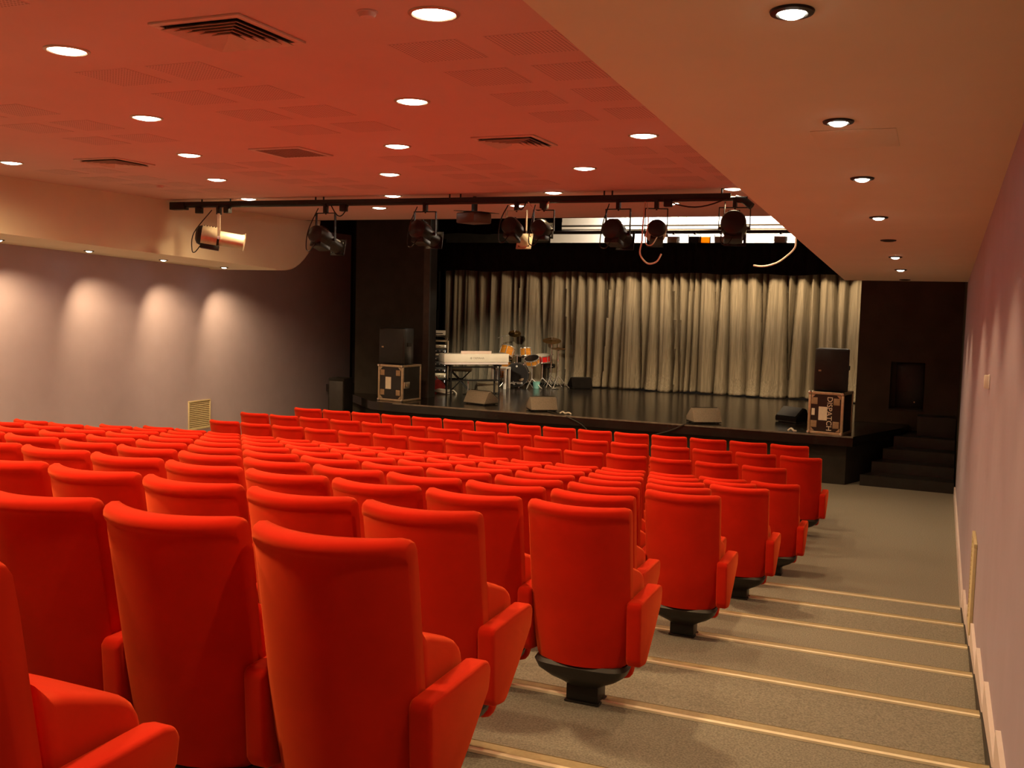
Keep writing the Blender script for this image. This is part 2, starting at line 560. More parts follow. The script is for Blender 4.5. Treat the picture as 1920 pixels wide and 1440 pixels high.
SL_RING = G().lathe([(.050, -.003), (.056, -.012), (.076, -.008), (.079, 0), (.050, 0)], 28, close=True).mesh('trim_ring', 'blackmetal')
SL_DISC = G().lathe([(0.0005, -.026), (.025, -.024), (.042, -.016), (.050, -.002)], 24).mesh('lamp_disc', 'lamp')
SL_OFF = G().lathe([(0.0005, -.006), (.025, -.008), (.050, -.004)], 24).mesh('lamp_disc', 'dark')
tr = -math.atan(BS)
ys = [(3.76, 1), (5.53, 1), (7.27, 1), (9.25, 1), (11.0, 0), (12.75, 1), (14.5, 1), (16.25, 0), (1.95, 1), (0.15, 1), (-1.65, 1)]
for i, (y, on) in enumerate(ys):
    lit_order = sorted([q for q, o_ in ys if o_], reverse=True)
    if on:
        lab = 'small lit downlight in black ring, right soffit, %s lit one from the stage' % ORD[lit_order.index(y)]
    else:
        lab = 'unlit black downlight in the right soffit ' + ('between two lit ones' if y < 12 else 'nearest the stage')
    t = thing('soffit_downlight', lab, 'downlight', (-.553, y, sof_r(y) - .001), 0, 'small downlights in the right soffit')
    t.rotation_euler = (tr, 0, 0)
    link('trim_ring', SL_RING, t)
    link('lamp_disc', SL_DISC if on else SL_OFF, t)
    if on:
        spot(t, (0, 0, -.045), AISLE_W, 100, 0.45, 0.03)
trl = -math.atan(LS)
for i, y in enumerate([15.3, 13.7, 12.05, 10.4, 8.75, 7.1, 5.4]):
    t = thing('soffit_downlight', 'tiny lit downlight under the left soffit, %s from its curved end' % ORD[i], 'downlight', (-12.43, y, sof_l(y) - .001), 0, 'tiny downlights under the left soffit')
    t.rotation_euler = (trl, 0, 0)
    link('trim_ring', SL_RING, t); link('lamp_disc', SL_DISC, t)
    spot(t, (0, 0, -.045), AISLE_L_W, 88, 0.9, 0.03, rot=(math.radians(34), math.radians(6), 0))
for x, y, lab in ((-2.85, 4.64, 'small round smoke detector on the ceiling near the camera'), (-10.04, 11.0, 'small round smoke detector on the ceiling near the left soffit')):
    t = thing('smoke_detector', lab, 'detector', (x, y, ZC))
    G().lathe([(.05, 0), (.05, -.012), (.038, -.03), (.0005, -.034)], 20).make('detector_body', 'ceil', t)
    G().lathe([(.056, 0), (.056, -.006), (.05, -.008)], 20).make('detector_base', 'ceil', t)

# ---- ceiling vents


def vent(x, y, lab, louvre=True, s=.31):
    t = thing('ceiling_vent', lab, 'vent', (x, y, ZC), 0, 'square vents in the red ceiling')
    fr = G()
    for a, b, c, d in ((-s, s, -s, -s + .045), (-s, s, s - .045, s), (-s, -s + .045, -s + .045, s - .045), (s - .045, s, -s + .045, s - .045)):
        fr.box(a, b, c, d, -.014, 0)
    fr.make('vent_frame', 'ventbody', t, bev=.003)
    G().box(-s + .045, s - .045, -s + .045, s - .045, -.003, -.001).make('vent_backing', 'dark', t)
    if louvre:
        r = s - .05
        i = 0
        while r > .05:
            lv = G()
            h0, h1 = -.004, -.034
            q = r - .045
            for ang in range(4):
                mx = Matrix.Rotation(ang * PI / 2, 4, 'Z')
                lv.add([(-r, -r, h1), (r, -r, h1), (q, -q, h0), (-q, -q, h0), (-r, -r, h1 + .003), (r, -r, h1 + .003), (q, -q, h0 + .003), (-q, -q, h0 + .003)],
                       [(0, 1, 2, 3), (7, 6, 5, 4), (0, 4, 5, 1), (2, 6, 7, 3)], mx)
            lv.make('louvre', 'ventbody', t)
            r -= .048
    else:
        for i in range(13):
            yy = -s + .06 + i * (2 * s - .12) / 12
            G().box(-s + .045, s - .045, yy - .010, yy + .010, -.010, -.004).make('slat', 'ventdark', t)
        for i in range(13):
            yy = -s + .06 + i * (2 * s - .12) / 12
            G().box(yy - .008, yy + .008, -s + .045, s - .045, -.0135, -.0105).make('slat', 'ventdark', t)


vent(-3.83, 4.75, 'large square louvred ceiling vent nearest the camera')
vent(-3.73, 8.69, 'square louvred ceiling vent near the middle of the red ceiling')
vent(-6.27, 8.77, 'flat square egg-crate ceiling grille without louvres', False)
vent(-8.80, 8.92, 'square louvred ceiling vent towards the left soffit')
# access hatch outline in the right soffit
ah = thing('access_hatch', 'faint square access hatch in the right soffit', 'hatch', (-.5, 5.98, sof_r(5.98) - .0005))
ah.rotation_euler = (tr, 0, 0)
G().box(-.22, .22, -.24, .24, -.003, 0).make('hatch_door', 'soffit', ah, bev=.001)

# ---- wall fittings


def louvre_vent(name, label, loc, rz, wv, hv, n):
    t = thing(name, label, 'vent', loc, rz)
    fr = G()
    e = .03
    for a, b, c, d in ((-wv / 2, wv / 2, 0, e), (-wv / 2, wv / 2, hv - e, hv), (-wv / 2, -wv / 2 + e, e, hv - e), (wv / 2 - e, wv / 2, e, hv - e)):
        fr.box(a, b, -.022, 0, c, d)
    fr.make('vent_frame', 'grille', t, bev=.003)
    G().box(-wv / 2 + e, wv / 2 - e, -.004, -.001, e, hv - e).make('vent_backing', 'casewood', t)
    sl = G().add([(-wv / 2 + e, -.020, -.010), (wv / 2 - e, -.020, -.010), (wv / 2 - e, -.005, .010), (-wv / 2 + e, -.005, .010),
                  (-wv / 2 + e, -.018, -.013), (wv / 2 - e, -.018, -.013), (wv / 2 - e, -.003, .007), (-wv / 2 + e, -.003, .007)],
                 [(0, 1, 2, 3), (7, 6, 5, 4), (0, 4, 5, 1), (1, 5, 6, 2), (2, 6, 7, 3), (3, 7, 4, 0)]).mesh('slat', 'grille')
    for i in range(n):
        link('slat', sl, t, (0, 0, e + (hv - 2 * e) * (i + .5) / n))
    return t


louvre_vent('wall_vent', 'olive slatted vent low on the left mauve wall', (XL + .001, 15.28, .20), PI / 2, .62, .56, 14)
louvre_vent('wall_vent', 'tall olive slatted vent low on the right mauve wall', (XR - .001, 8.1, .42), -PI / 2, .50, .70, 18)
t = thing('wall_thermostat', 'small white control box on the right mauve wall', 'thermostat', (XR - .001, 7.6, CAM_Z - .45), -PI / 2)
G().box(-.04, .04, -.035, 0, -.045, .045).make('control_cover', 'cream', t, bev=.006)
G().box(-.045, .045, -.008, 0, -.05, .05).make('control_plate', 'white', t, bev=.003)

# ================================================================== SEATS


def seat_meshes():
    # backrest: bowed in plan, rolled top
    sec = [(0.0, .225), (0.0, .36), (-.002, .50), (-.003, .66), (-.004, .80), (-.005, .90), (-.002, .930), (-.009, .937), (-.013, .950), (-.010, .966),
           (.002, .978), (.030, .986), (.056, .982), (.070, .962), (.070, .88), (.066, .7), (.062, .5), (.060, .36), (.058, .225), (.03, .218)]
    loops = []
    us = [-.25, -.247, -.238, -.22, -.19, -.15, -.10, -.05, 0, .05, .10, .15, .19, .22, .238, .247, .25]
    for u in us:
        a = abs(u) / .25
        bow = -.10 * (1 - a ** 2.0)
        e = max(0.0, (a - .86) / .14)
        th = 1 - .30 * e ** 2
        loop = []
        for y, z in sec:
            yy = .028 + (y - .028) * th + bow + .165 * max(0.0, .985 - z)
            zz = z - (.014 * e ** 2.5 if z > .9 else 0) + (.030 * e ** 2 if z < .3 else 0)
            wv = 1 - .07 * max(0, (.45 - z) / .25) ** 1.5
            loop.append((u * wv * .98, yy, zz + .012 * min(1.0, max(0.0, (z - .3) / .6))))
        loops.append(loop)
    back = G().loft(loops).mesh('backrest', 'fabric', ang=60)
    # tipped-up seat
    sp_ = [(.205, .24), (.215, .15), (.255, .125), (.30, .17), (.36, .33), (.402, .50), (.408, .555), (.39, .60), (.345, .632), (.25, .668), (.16, .70), (.135, .69)]
    sp_ = [(p.x, p.y) for p in catmull([(a, b, 0) for a, b in sp_ + [sp_[0]]], 2)][:-1]
    cy = sum(p[0] for p in sp_) / len(sp_); cz = sum(p[1] for p in sp_) / len(sp_)
    loops = []
    for u, s in ((-.222, .86), (-.218, .93), (-.205, .98), (-.185, 1), (0, 1.01), (.185, 1), (.205, .98), (.218, .93), (.222, .86)):
        loops.append([(u, cy + (y - cy) * s, cz + (z - cz) * s) for y, z in sp_])
    seat = G().loft(loops).mesh('seat_cushion', 'fabric', ang=60)
    ap = [(.055, .28), (.040, .535), (.055, .556), (.385, .562), (.420, .552), (.434, .525), (.424, .465), (.30, .345), (.185, .245), (.16, .236), (.075, .25)]
    arm = G().prism(ap, -.035, .035, 'x').mesh('armrest', 'fabric', bev=.014, seg=3, ang=60)
    # black under-pan and pedestal
    loops = []
    for z, hw, y0, y1 in ((.226, .222, .050, .24), (.210, .232, .035, .26), (.172, .215, .045, .28), (.135, .17, .08, .29), (.105, .115, .12, .29), (.085, .085, .14, .28)):
        l = []
        for i in range(24):
            a = 2 * PI * i / 24
            ca, sa = math.cos(a), math.sin(a)
            x = math.copysign(abs(ca) ** .6, ca) * hw
            y = (y0 + y1) / 2 + math.copysign(abs(sa) ** .6, sa) * (y1 - y0) / 2
            l.append((x, y, z))
        loops.append(l)
    pan = G().loft(loops).mesh('under_pan', 'plastic')
    ped = G().box(-.08, .08, .15, .27, .012, .09).box(-.088, .088, .14, .28, 0.001, .012).mesh('pedestal', 'blackmetal', bev=.006)
    return back, seat, arm, pan, ped


MB_, MS_, MA_, MP_, MD_ = seat_meshes()


def row_y(k):
    return 2.25 + 1.0236 * k


for k in range(11, -2, -1):
    even = (k % 2 == 0)
    xr0 = -1.238 if even else -1.512
    cnt = 16 if even else 15
    y = row_y(k)
    z = tier_z(k)
    for i in range(cnt):
        x = xr0 - .25 - .54 * i
        if x < -1.20 * (y + .5) - 1.3: break
        lab = 'red upholstered theatre seat, %s row from the stage, %s seat from the right-hand aisle' % (ORD[11 - k], ORD[i])
        c = thing('theatre_seat', lab, 'seat', (x, y, z), 0, 'red theatre seats in the raked stalls')
        link('backrest', MB_, c)
        link('seat_cushion', MS_, c)
        link('armrest', MA_, c, (-.27, 0, 0))
        link('under_pan', MP_, c)
        link('pedestal', MD_, c)
        if i == 0:
            link('armrest', MA_, c, (.27, 0, 0))

# ================================================================== STAGE DRAPES AND STAGE LIGHTING


def drape(name, x0, x1, y, z0, z1, nf, amp, m, label, seed=1, flare=0.0, cat='curtain'):
    rnd = random.Random(seed)
    xs = [x0]
    while xs[-1] < x1:
        xs.append(xs[-1] + (x1 - x0) / nf * rnd.uniform(.45, 1.6))
    centers = []
    N = int((x1 - x0) / .022)
    zs = [z1, z1 - .15, (z0 * .3 + z1 * .7), (z0 + z1) / 2, z0 * .7 + z1 * .3, z0 * .88 + z1 * .12, z0 + .18, z0 + .06, z0]
    # folds: sum of few irregular waves whose phase wanders down the cloth
    ph = [rnd.uniform(0, 6.28) for _ in range(8)]
    drift = [rnd.uniform(-.10, .10) for _ in range(len(xs) + 1)]
    depth = [rnd.uniform(.35, 1.0) for _ in range(len(xs) + 1)]

    def fold(x, s):
        # s 0 at top, 1 at hem
        for i in range(len(xs) - 1):
            a = xs[i] + drift[i] * s * 1.6; b = xs[i + 1] + drift[i + 1] * s * 1.6
            if a <= x < b:
                t = (x - a) / max(b - a, 1e-3)
                # rounded pleat with a deep narrow fold at each edge
                e_ = min(t, 1 - t) * (b - a)
                deep = math.exp(-(e_ / .045) ** 2)
                return depth[i] * (-.55 * math.sin(PI * t) + 1.25 * deep) + .10 * math.sin(t * 9 + ph[i % 8]) - .12 + .06 * math.sin(x * 41 + ph[3] + 2 * s) + .045 * math.sin(x * 67 + ph[4])
        return 0.0
    vs_, fs_ = [], []
    for zi, z in enumerate(zs):
        s = (z1 - z) / (z1 - z0)
        for i in range(N + 1):
            x = x0 + (x1 - x0) * i / N
            yy = y + amp * fold(x, s) - flare * max(0, s - .80) ** 2 * 25 * .12 * (0.6 + .6 * math.sin(x * 3.1 + ph[2]))
            zz = z
            if zi == len(zs) - 1: zz = z + .015 * (1 + math.sin(x * 5 + ph[1]))
            vs_.append((x, yy, zz))
    for zi in range(len(zs) - 1):
        for i in range(N):
            a = zi * (N + 1) + i
            fs_.append((a, a + 1, a + N + 2, a + N + 1))
    g = G().add(vs_, fs_)
    o = g.make(name, m, ang=70)
    sol = o.modifiers.new('cloth_thickness', 'SOLIDIFY'); sol.thickness = .006
    return tag(o, label, cat)


drape('stage_curtain', -11.75, -1.40, 23.0, ZS + .004, 4.15, 44, .20, 'drape', 'grey pleated curtain hanging across the back of the stage', 5, flare=1.0)
drape('side_drape', -12.9, -11.3, 22.3, ZS + .004, 4.3, 8, .10, 'drapeblack', 'black side drape at the left edge of the stage', 9)
drape('stage_border', -12.0, -1.40, 19.6, CAM_Z + .66, CAM_Z + 1.275, 60, .03, 'drapeblack', 'black border cloth hung across the top of the stage opening', 3)
drape('shading_pelmet', -12.6, -1.40, 22.45, CAM_Z + .93, CAM_Z + 1.46, 50, .03, 'drapeblack', 'black pelmet added to shade the top of the grey curtain', 4)  # pelmet added behind the border to shadow the curtain top
drape('masking_cloth', -11.9, -7.55, 20.25, CAM_Z + 1.50, CAM_Z + 1.90, 16, .03, 'drapeblack', 'black masking cloth hung at the left above the border', 6)
# white upper back wall
uw = struct(G().box(-9.2, -1.40, 23.86, 23.98, 4.2, ZTOP - .02).make('wall_back_stage', 'white'), 'white strip of wall lit above the black border')

# strip lights above the stage (fixtures with diffused tubes, hidden above the opening)
for i, x in enumerate((-7.0, -5.3, -3.6, -2.1)):
    t = thing('stage_strip_light', 'strip light hung above the stage, %s from the right' % ORD[3 - i], 'strip light', (x, 20.5, CAM_Z + 2.18), 0, 'strip lights above the stage')
    G().box(-.65, .65, -.10, .10, .03, .12).make('strip_housing', 'blackmetal', t, bev=.006)
    G().box(-.62, .62, -.08, .08, 0.0, .029).make('strip_diffuser', 'tube', t)
    G().cyl((-.5, 0, .12), (-.5, 0, ZTOP - CAM_Z - 2.18), .008).cyl((.5, 0, .12), (.5, 0, ZTOP - CAM_Z - 2.18), .008).make('suspension_wire', 'blackmetal', t)
    d = bpy.data.lights.new('strip_light', 'AREA'); d.shape = 'RECTANGLE'; d.size = 1.2; d.size_y = .35
    d.energy = STAGE_W * (0.35, 1.0, 1.05, 0.8)[i]; d.color = (1.0, .66, .34)
    lo = bpy.data.objects.new('strip_light', d); col.objects.link(lo)
    lo.parent = t; lo.location = (0, .02, -.012); lo.rotation_euler = (math.radians(38), 0, 0)

for i, x in enumerate((-6.6, -4.7, -2.9)):  # washers added out of view to brighten the white wall
    t = thing('added_wall_washer', 'added strip washer brightening the white wall above the stage, %s from the right' % ORD[2 - i], 'strip light', (x, 23.25, CAM_Z + 2.38), 0, 'added strip washers above the stage')
    G().box(-.65, .65, -.08, .08, .03, .12).make('strip_housing', 'blackmetal', t, bev=.006)
    G().box(-.62, .62, -.06, .06, 0.0, .029).make('strip_diffuser', 'tube', t)
    G().cyl((-.5, 0, .12), (-.5, 0, ZTOP - CAM_Z - 2.38), .008).cyl((.5, 0, .12), (.5, 0, ZTOP - CAM_Z - 2.38), .008).make('suspension_wire', 'blackmetal', t)
    d = bpy.data.lights.new('strip_light', 'AREA'); d.shape = 'RECTANGLE'; d.size = 1.2; d.size_y = .12
    d.energy = 110; d.color = (1.0, .88, .72)
    lo = bpy.data.objects.new('strip_light', d); col.objects.link(lo)
    lo.parent = t; lo.location = (0, .03, -.012); lo.rotation_euler = (math.radians(50), 0, 0)

# bars seen against the white strip
for y, z, r, lab in ((20.9, CAM_Z + 1.60, .055, 'upper black scaffold bar above the stage'), (21.6, CAM_Z + 1.78, .02, 'thin scaffold bar under the stage roof')):
    t = tag(G().cyl((-9.5, y, z), (-1.5, y, z), r, n=12).make('scaffold_bar', 'blackmetal'), lab, 'bar')
    for x in (-8.5, -5.2, -2.2):
        G().cyl((x, y, z), (x, y, ZTOP), .006, n=6).make('suspension_wire', 'blackmetal', t)

# ================================================================== LIGHTING BAR OVER THE STALLS
BY, BZ = 12.70, CAM_Z + 1.40
bar = thing('lighting_bar', 'long black lighting bar hung below the red ceiling', 'lighting bar', (0, BY, BZ))
G().cyl((-11.30, 0, 0), (-2.30, 0, -.03), .028, n=14).make('bar_pipe', 'blackmetal', bar)
G().prism([(-11.1, .0), (-2.5, -.025), (-2.5, .035), (-11.1, .06)], -.055, -.020, 'y').make('bar_raceway', 'blackmetal', bar)
G().box(-11.34, -11.05, -.07, .05, -.06, .06).make('bar_end_box', 'blackmetal', bar, bev=.006)
G().tube([(-2.45, 0, -.03), (-2.34, .0, -.05), (-2.24, -.02, -.13)], .045, 10).make('bar_end_sleeve', 'blackmetal', bar)
for x in (-10.75, -10.2, -8.64, -8.50, -6.42, -6.25, -4.16, -4.05, -2.62):
    G().cyl((x, 0, .0), (x, 0, ZC - BZ), .012, n=8).make('hanger_rod', 'blackmetal', bar)
for x in (-10.8, -10.25, -8.15, -5.0, -3.3):
    G().box(x - .05, x + .05, -.05, .04, -.12, -.02).make('socket_box', 'blackmetal', bar, bev=.01)
for i, (xa, xb, dip, m_) in enumerate(((-8.35, -8.05, .16, 'blackmetal'), (-5.22, -4.92, .13, 'cablewhite'), (-3.35, -2.55, .10, 'blackmetal'), (-5.4, -5.25, .1, 'blackmetal'))):
    pts = [(xa + (xb - xa) * t / 10, -.03, -.03 - dip * math.sin(PI * t / 10)) for t in range(11)]
    G().tube(pts, .009, 6).make('loose_cable', m_, bar)


def aim(d):
    d = Vector(d).normalized()
    return d.to_track_quat('Y', 'Z').to_matrix().to_4x4()


def lantern(x, drop, d, label, body='blackmetal', tube_m='blackmetal', s=1.0, yoke='blackmetal', long=True, cable='blackmetal', yrot=0.0, extra_dy=0):
    """profile spotlight: rear housing, lens tube, gel frame on a yoke"""
    t = thing('stage_spotlight', label, 'spotlight', (x, BY + extra_dy, BZ - .03), 0, 'spotlights on the lighting bar')
    mx = Matrix.Translation((0, 0, -drop)) @ aim(d) @ Matrix.Scale(s, 4)
    rot = Matrix.Rotation(-PI / 2, 4, 'X')           # lathe axis z -> +y
    h = G().lathe([(.0005, -.30), (.07, -.295), (.115, -.27), (.130, -.23), (.130, -.03), (.115, .0), (.0005, .0)], 28, mx @ rot)
    hs = h.make('rear_housing', 'blackmetal' if body == 'silver' else body, t)
    if body == 'silver':
        G().lathe([(.130, -.22), (.138, -.22), (.138, -.02), (.130, -.02)], 28, mx @ rot, close=True).make('housing_sleeve', 'silver', t)
    for q in range(5):
        yy = -.20 + q * .035
        G().box(-.06, .06, yy - .006, yy + .006, .118, .136, mx).make('cooling_fin', 'blackmetal', hs)
    G().box(-.09, .09, -.22, .02, -.165, -.10, mx).make('lamp_box', 'blackmetal', t, bev=.008)
    L = .30 if long else .10
    G().lathe([(.0005, .0), (.085, .0), (.098, .01), (.098, L), (.104, L), (.104, L + .02), (.090, L + .02), (.088, L - .03), (.0005, L - .035)], 28, mx @ rot).make('lens_tube', tube_m, t)
    G().lathe([(.0005, L - .02), (.05, L - .024), (.087, L - .034)], 24, mx @ rot).make('lens', 'lens', t)
    gf = G()
    e = .118
    for a, b, c_, d_ in ((-e, e, -e, -e + .03), (-e, e, e - .03, e), (-e, -e + .03, -e, e), (e - .03, e, -e, e)):
        gf.box(a, b, L + .02, L + .035, c_, d_, mx)
    gf.make('gel_frame', tube_m, t)
    for sx in (-1, 1):
        G().cyl(mx @ Vector((sx * .10, .0, 0)), mx @ Vector((sx * .165, .0, 0)), .022 * s, n=12).make('pivot_knob', 'chrome' if body == 'silver' else 'blackmetal', t)
    # yoke stays vertical, turned to the lamp's heading
    hd = math.atan2(-d[0], d[1])
    ym = Matrix.Rotation(hd, 4, 'Z')
    yw_ = .158 * s
    top = -.11
    yk = G()
    yk.box(-yw_ - .006, -yw_ + .006, -.02, .02, -drop - .02, top, ym).box(yw_ - .006, yw_ + .006, -.02, .02, -drop - .02, top, ym)
    yk.box(-yw_ - .006, yw_ + .006, -.02, .02, top - .006, top + .006, ym)
    yk.make('yoke', yoke, t)
    G().box(-.022, .022, -.045, .045, top, .02).cyl((0, 0, top - .02), (0, 0, top + .02), .012, n=8).make('hook_clamp', 'blackmetal', t, bev=.004)
    p0 = mx @ Vector((0, -.22, -.14))
    G().tube(catmull([p0, p0 + Vector((-.05, -.06, -.10)), p0 + Vector((-.14, -.02, -.06)), p0 + Vector((-.12, 0, .2)), Vector((-.12, -.02, -.04))], 6), .008, 6).make('power_cable', cable, t)
    return t


lantern(-10.42, .475, (.77, .60, -.14), 'silver profile spotlight pointing sideways at the left end of the lighting bar', 'silver', 'silver', 1.18, 'silver')
lantern(-8.46, .50, (.02, 1.0, -.28), 'black spotlight second from the left, hung before the curved soffit end', yoke='blackmetal', s=1.05)
L3 = lantern(-6.80, .42, (-.05, 1.0, -.20), 'black spotlight third from the left, left of the projector', s=1.05)
lantern(-5.40, .40, (.02, 1.0, -.36), 'spotlight with brightly lit cream yoke right of the projector', 'blackmetal', 'silver', .95, 'silver')
lantern(-5.00, .37, (-.10, 1.0, -.05), 'short black floodlight beside the spotlight with cream yoke', s=.9, long=False)
lantern(-3.96, .43, (.02, 1.0, -.20), 'black spotlight third from the right, against the white strip', s=1.05)
lantern(-3.45, .45, (-.35, 1.0, -.45), 'fresnel spotlight with cream casing and looping white cable', 'silver', 'blackmetal', .9, cable='cablewhite', long=False)
lantern(-2.45, .36, (-.15, 1.0, -.16), 'large round black spotlight at the right end of the lighting bar', s=1.2)
tgt = Vector((-8.95, 20.1, 1.45)); src = Vector((-6.74, BY + .42, BZ - .03 - .50))
sq = (tgt - src).to_track_quat('-Z', 'Y').to_euler()
spot(L3, src - Vector((-6.80, BY, BZ - .03)), 1150, 23, 0.9, 0.05, (1.0, .80, .52), sq, 'added_beam_light')  # beam added to an unlit lantern to brighten keyboard and drums
# tall cable loop hanging from the fresnel and from the right soffit
cb = tag(G().tube(catmull([(-3.60, BY, BZ - .02), (-3.61, BY - .05, BZ - .35), (-3.60, BY - .1, BZ - .55), (-3.62, BY - .1, BZ - .72), (-3.52, BY - .1, BZ - .84), (-3.40, BY - .1, BZ - .82), (-3.34, BY - .1, BZ - .72)], 6), .011, 8).make('hanging_cable', 'cablewhite'),
         'white cable loop hanging under the fresnel spotlight', 'cable')
cb = tag(G().tube(catmull([(-1.435, 13.2, CAM_Z + 1.0), (-1.60, 13.2, CAM_Z + 1.02), (-1.75, 13.2, CAM_Z + .95), (-1.77, 13.2, CAM_Z + .80), (-1.88, 13.2, CAM_Z + .68), (-2.00, 13.2, CAM_Z + .60), (-2.15, 13.2, CAM_Z + .56), (-2.28, 13.2, CAM_Z + .57)], 6), .012, 8).make('hanging_cable', 'cablewhite'),
         'white cable trailing down beside the right soffit edge', 'cable')

# projector on a ceiling mount
pj = thing('video_projector', 'brown-black video projector mounted under the ceiling by the lighting bar', 'projector', (-6.20, 13.05, CAM_Z + 1.20), math.radians(-20))
G().box(-.19, .17, -.18, .18, -.08, .07).make('projector_body', mat('brown_plastic', (0.10, 0.055, 0.035), 0.45, var=.1), pj, bev=.02)
G().cyl((.06, .17, -.01), (.06, .23, -.01), .06, .055, 20).make('projector_lens', 'lens', pj)
G().box(-.03, .03, -.03, .03, .07, .20).box(-.12, .12, -.10, .10, .068, .085).make('mount_arm', 'blackmetal', pj)
G().prism([(-.22, .095), (.30, .060), (.30, .066), (-.22, .101)], -.2, .2, 'y').make('mount_plate', 'blackmetal', pj)
G().cyl((0, 0, .19), (0, 0, ZC - CAM_Z - 1.20), .025, n=12).make('mount_pole', 'blackmetal', pj)

# lanterns on the stage bar just behind the border
sb = thing('stage_lighting_bar', 'black bar carrying small lanterns above the black border', 'lighting bar', (0, 19.95, CAM_Z + 1.52))
G().cyl((-8.9, 0, 0), (-1.5, 0, 0), .026, n=12).make('bar_pipe', 'blackmetal', sb)
for x in (-8.6, -5.5, -2.0):
    G().cyl((x, 0, 0), (x, 0, ZTOP - CAM_Z - 1.52), .010, n=6).make('suspension_wire', 'blackmetal', sb)
for i, x in enumerate((-5.05, -4.62, -4.1, -2.95, -2.55, -2.15)):
    gel = i in (1, 4)
    t = thing('stage_lantern', ('small stage lantern with amber gel above the border, %s' % ('left one' if i == 1 else 'right one')) if gel else
              'small black stage lantern above the border, %s from the right' % ORD[[5, 4, 3, 2, 1, 0][i]], 'lantern', (x, 19.95, CAM_Z + 1.49), 0, 'small lanterns above the border')
    G().box(-.11, .11, -.08, .10, -.24, -.07).make('lantern_body', 'blackmetal', t, bev=.015)
    if gel:
        G().box(.125, .31, -.012, -.004, -.235, -.075).make('gel_sheet', 'amber', t)
        G().box(.11, .13, -.02, .004, -.24, -.07).box(.305, .32, -.02, .004, -.24, -.07).make('gel_frame', 'blackmetal', t)
    else:
        G().box(-.10, .10, -.105, -.082, -.235, -.075).make('gel_frame', 'silver', t, bev=.004)
    G().box(-.125, -.115, -.012, .012, -.16, -.02).box(.115, .125, -.012, .012, -.16, -.02).box(-.125, .125, -.012, .012, -.03, -.02).make('yoke', 'blackmetal', t)
    G().box(-.02, .02, -.035, .035, -.03, .03).make('hook_clamp', 'blackmetal', t)

# ================================================================== THINGS ON THE STAGE


def flight_case(loc, rz, wx, dy, hz, label, text=None, side_latch=True):
    t = thing('flight_case', label, 'flight case', loc, rz)
    G().box(0.012, wx - .012, 0.012, dy - .012, .012, hz - .012).make('case_body', 'ply', t)
    e = .042
    ed = []
    for z0 in (0, hz - e):
        ed += [(0, wx, 0, e, z0, z0 + e), (0, wx, dy - e, dy, z0, z0 + e), (0, e, e, dy - e, z0, z0 + e), (wx - e, wx, e, dy - e, z0, z0 + e)]
    for x0 in (0, wx - e):
        for y0 in (0, dy - e):
            ed.append((x0, x0 + e, y0, y0 + e, e, hz - e))
    for q in ed:
        G().box(*q).make('edge_profile', 'caseedge', t, bev=.004)
    for x0 in (0, wx):
        for z0 in (0, hz):
            G().lathe([(.0005, .03), (.02, .026), (.03, .01), (.032, 0)], 14, Matrix.Translation((x0 + (.02 if x0 == 0 else -.02), .004, z0 + (.02 if z0 == 0 else -.02))) @ Matrix.Rotation(PI / 2, 4, 'X')).make('ball_corner', 'metal', t)
            sx = 1 if x0 == 0 else -1; sz = 1 if z0 == 0 else -1
            xa, za = x0 + sx * .05, z0 + sz * .05
            G().prism([(xa, za), (xa + sx * .06, za), (xa, za + sz * .06)], -.002, .011, 'y').make('corner_brace', 'caseedge', t)
    # four foam-brown wheel dishes on the face
    for fx in (.17, .80):
        for fz in (.235, .78):
            G().box(wx * fx - .05, wx * fx + .05, .004, .016, hz * fz - .055, hz * fz + .055).make('wheel_dish', 'casewood', t, bev=.008)
    if side_latch:
        lt_ = G().box(wx - .004, wx + .022, dy * .06, dy * .34, hz * .36, hz * .54).make('latch', 'metal', t, bev=.006)
        G().box(wx + .018, wx + .03, dy * .15, dy * .25, hz * .42, hz * .48).make('latch_tongue', 'caseedge', lt_)
    if text:
        G().box(wx * .30, wx * .545, .006, .011, hz * .33, hz * .65).make('paper_sheet', 'paper', t)
        G().box(wx * .10, wx * .19, .006, .011, hz * .44, hz * .60).make('paper_label', 'paper', t)
        me = text_mesh(text, .118, 'paper', .001)
        o = link('lettering', me, t, (wx * .60, .008, hz * .49))
        o.rotation_euler = Euler((PI / 2, PI / 2, 0), 'XYZ')
        mx = Matrix.Translation((wx * .60, .008, hz * .49)) @ Matrix(((0, 1, 0, 0), (0, 0, -1, 0), (-1, 0, 0, 0), (0, 0, 0, 1)))
        o.matrix_local = mx
    else:
        G().box(wx * .30, wx * .52, .006, .011, hz * .33, hz * .66).make('paper_sheet', 'paper', t)
    return t


flight_case((-10.14, 17.10, ZS + .002), math.atan2(-.07, .59), .60, .62, .71, 'black flight case with paper label below the left loudspeaker')
flight_case((-1.915, 16.71, ZS + .002), math.atan2(-.09, .55), .56, .60, .68, 'black flight case lettered DISPATCH below the right loudspeaker', 'DISPATCH', False)


def speaker(loc, rz, wx, dy, hz, label):
    t = thing('loudspeaker', label, 'loudspeaker', loc, rz)
    G().prism([(0, 0), (wx, 0), (wx - .06, dy), (.06, dy)], 0, hz, 'z').make('cabinet', 'ply', t, bev=.012)
    G().box(.02, wx - .02, -.016, .001, .02, hz - .02).make('front_grille', 'blackmetal', t, bev=.006)
    G().box(wx * .12, wx * .2, -.021, -.0165, hz * .46, hz * .50).make('badge', 'casewood', t)
    G().box(wx - .02, wx - .005, dy * .3, dy * .6, hz * .5, hz * .6).make('side_handle', 'blackmetal', t)
    return t


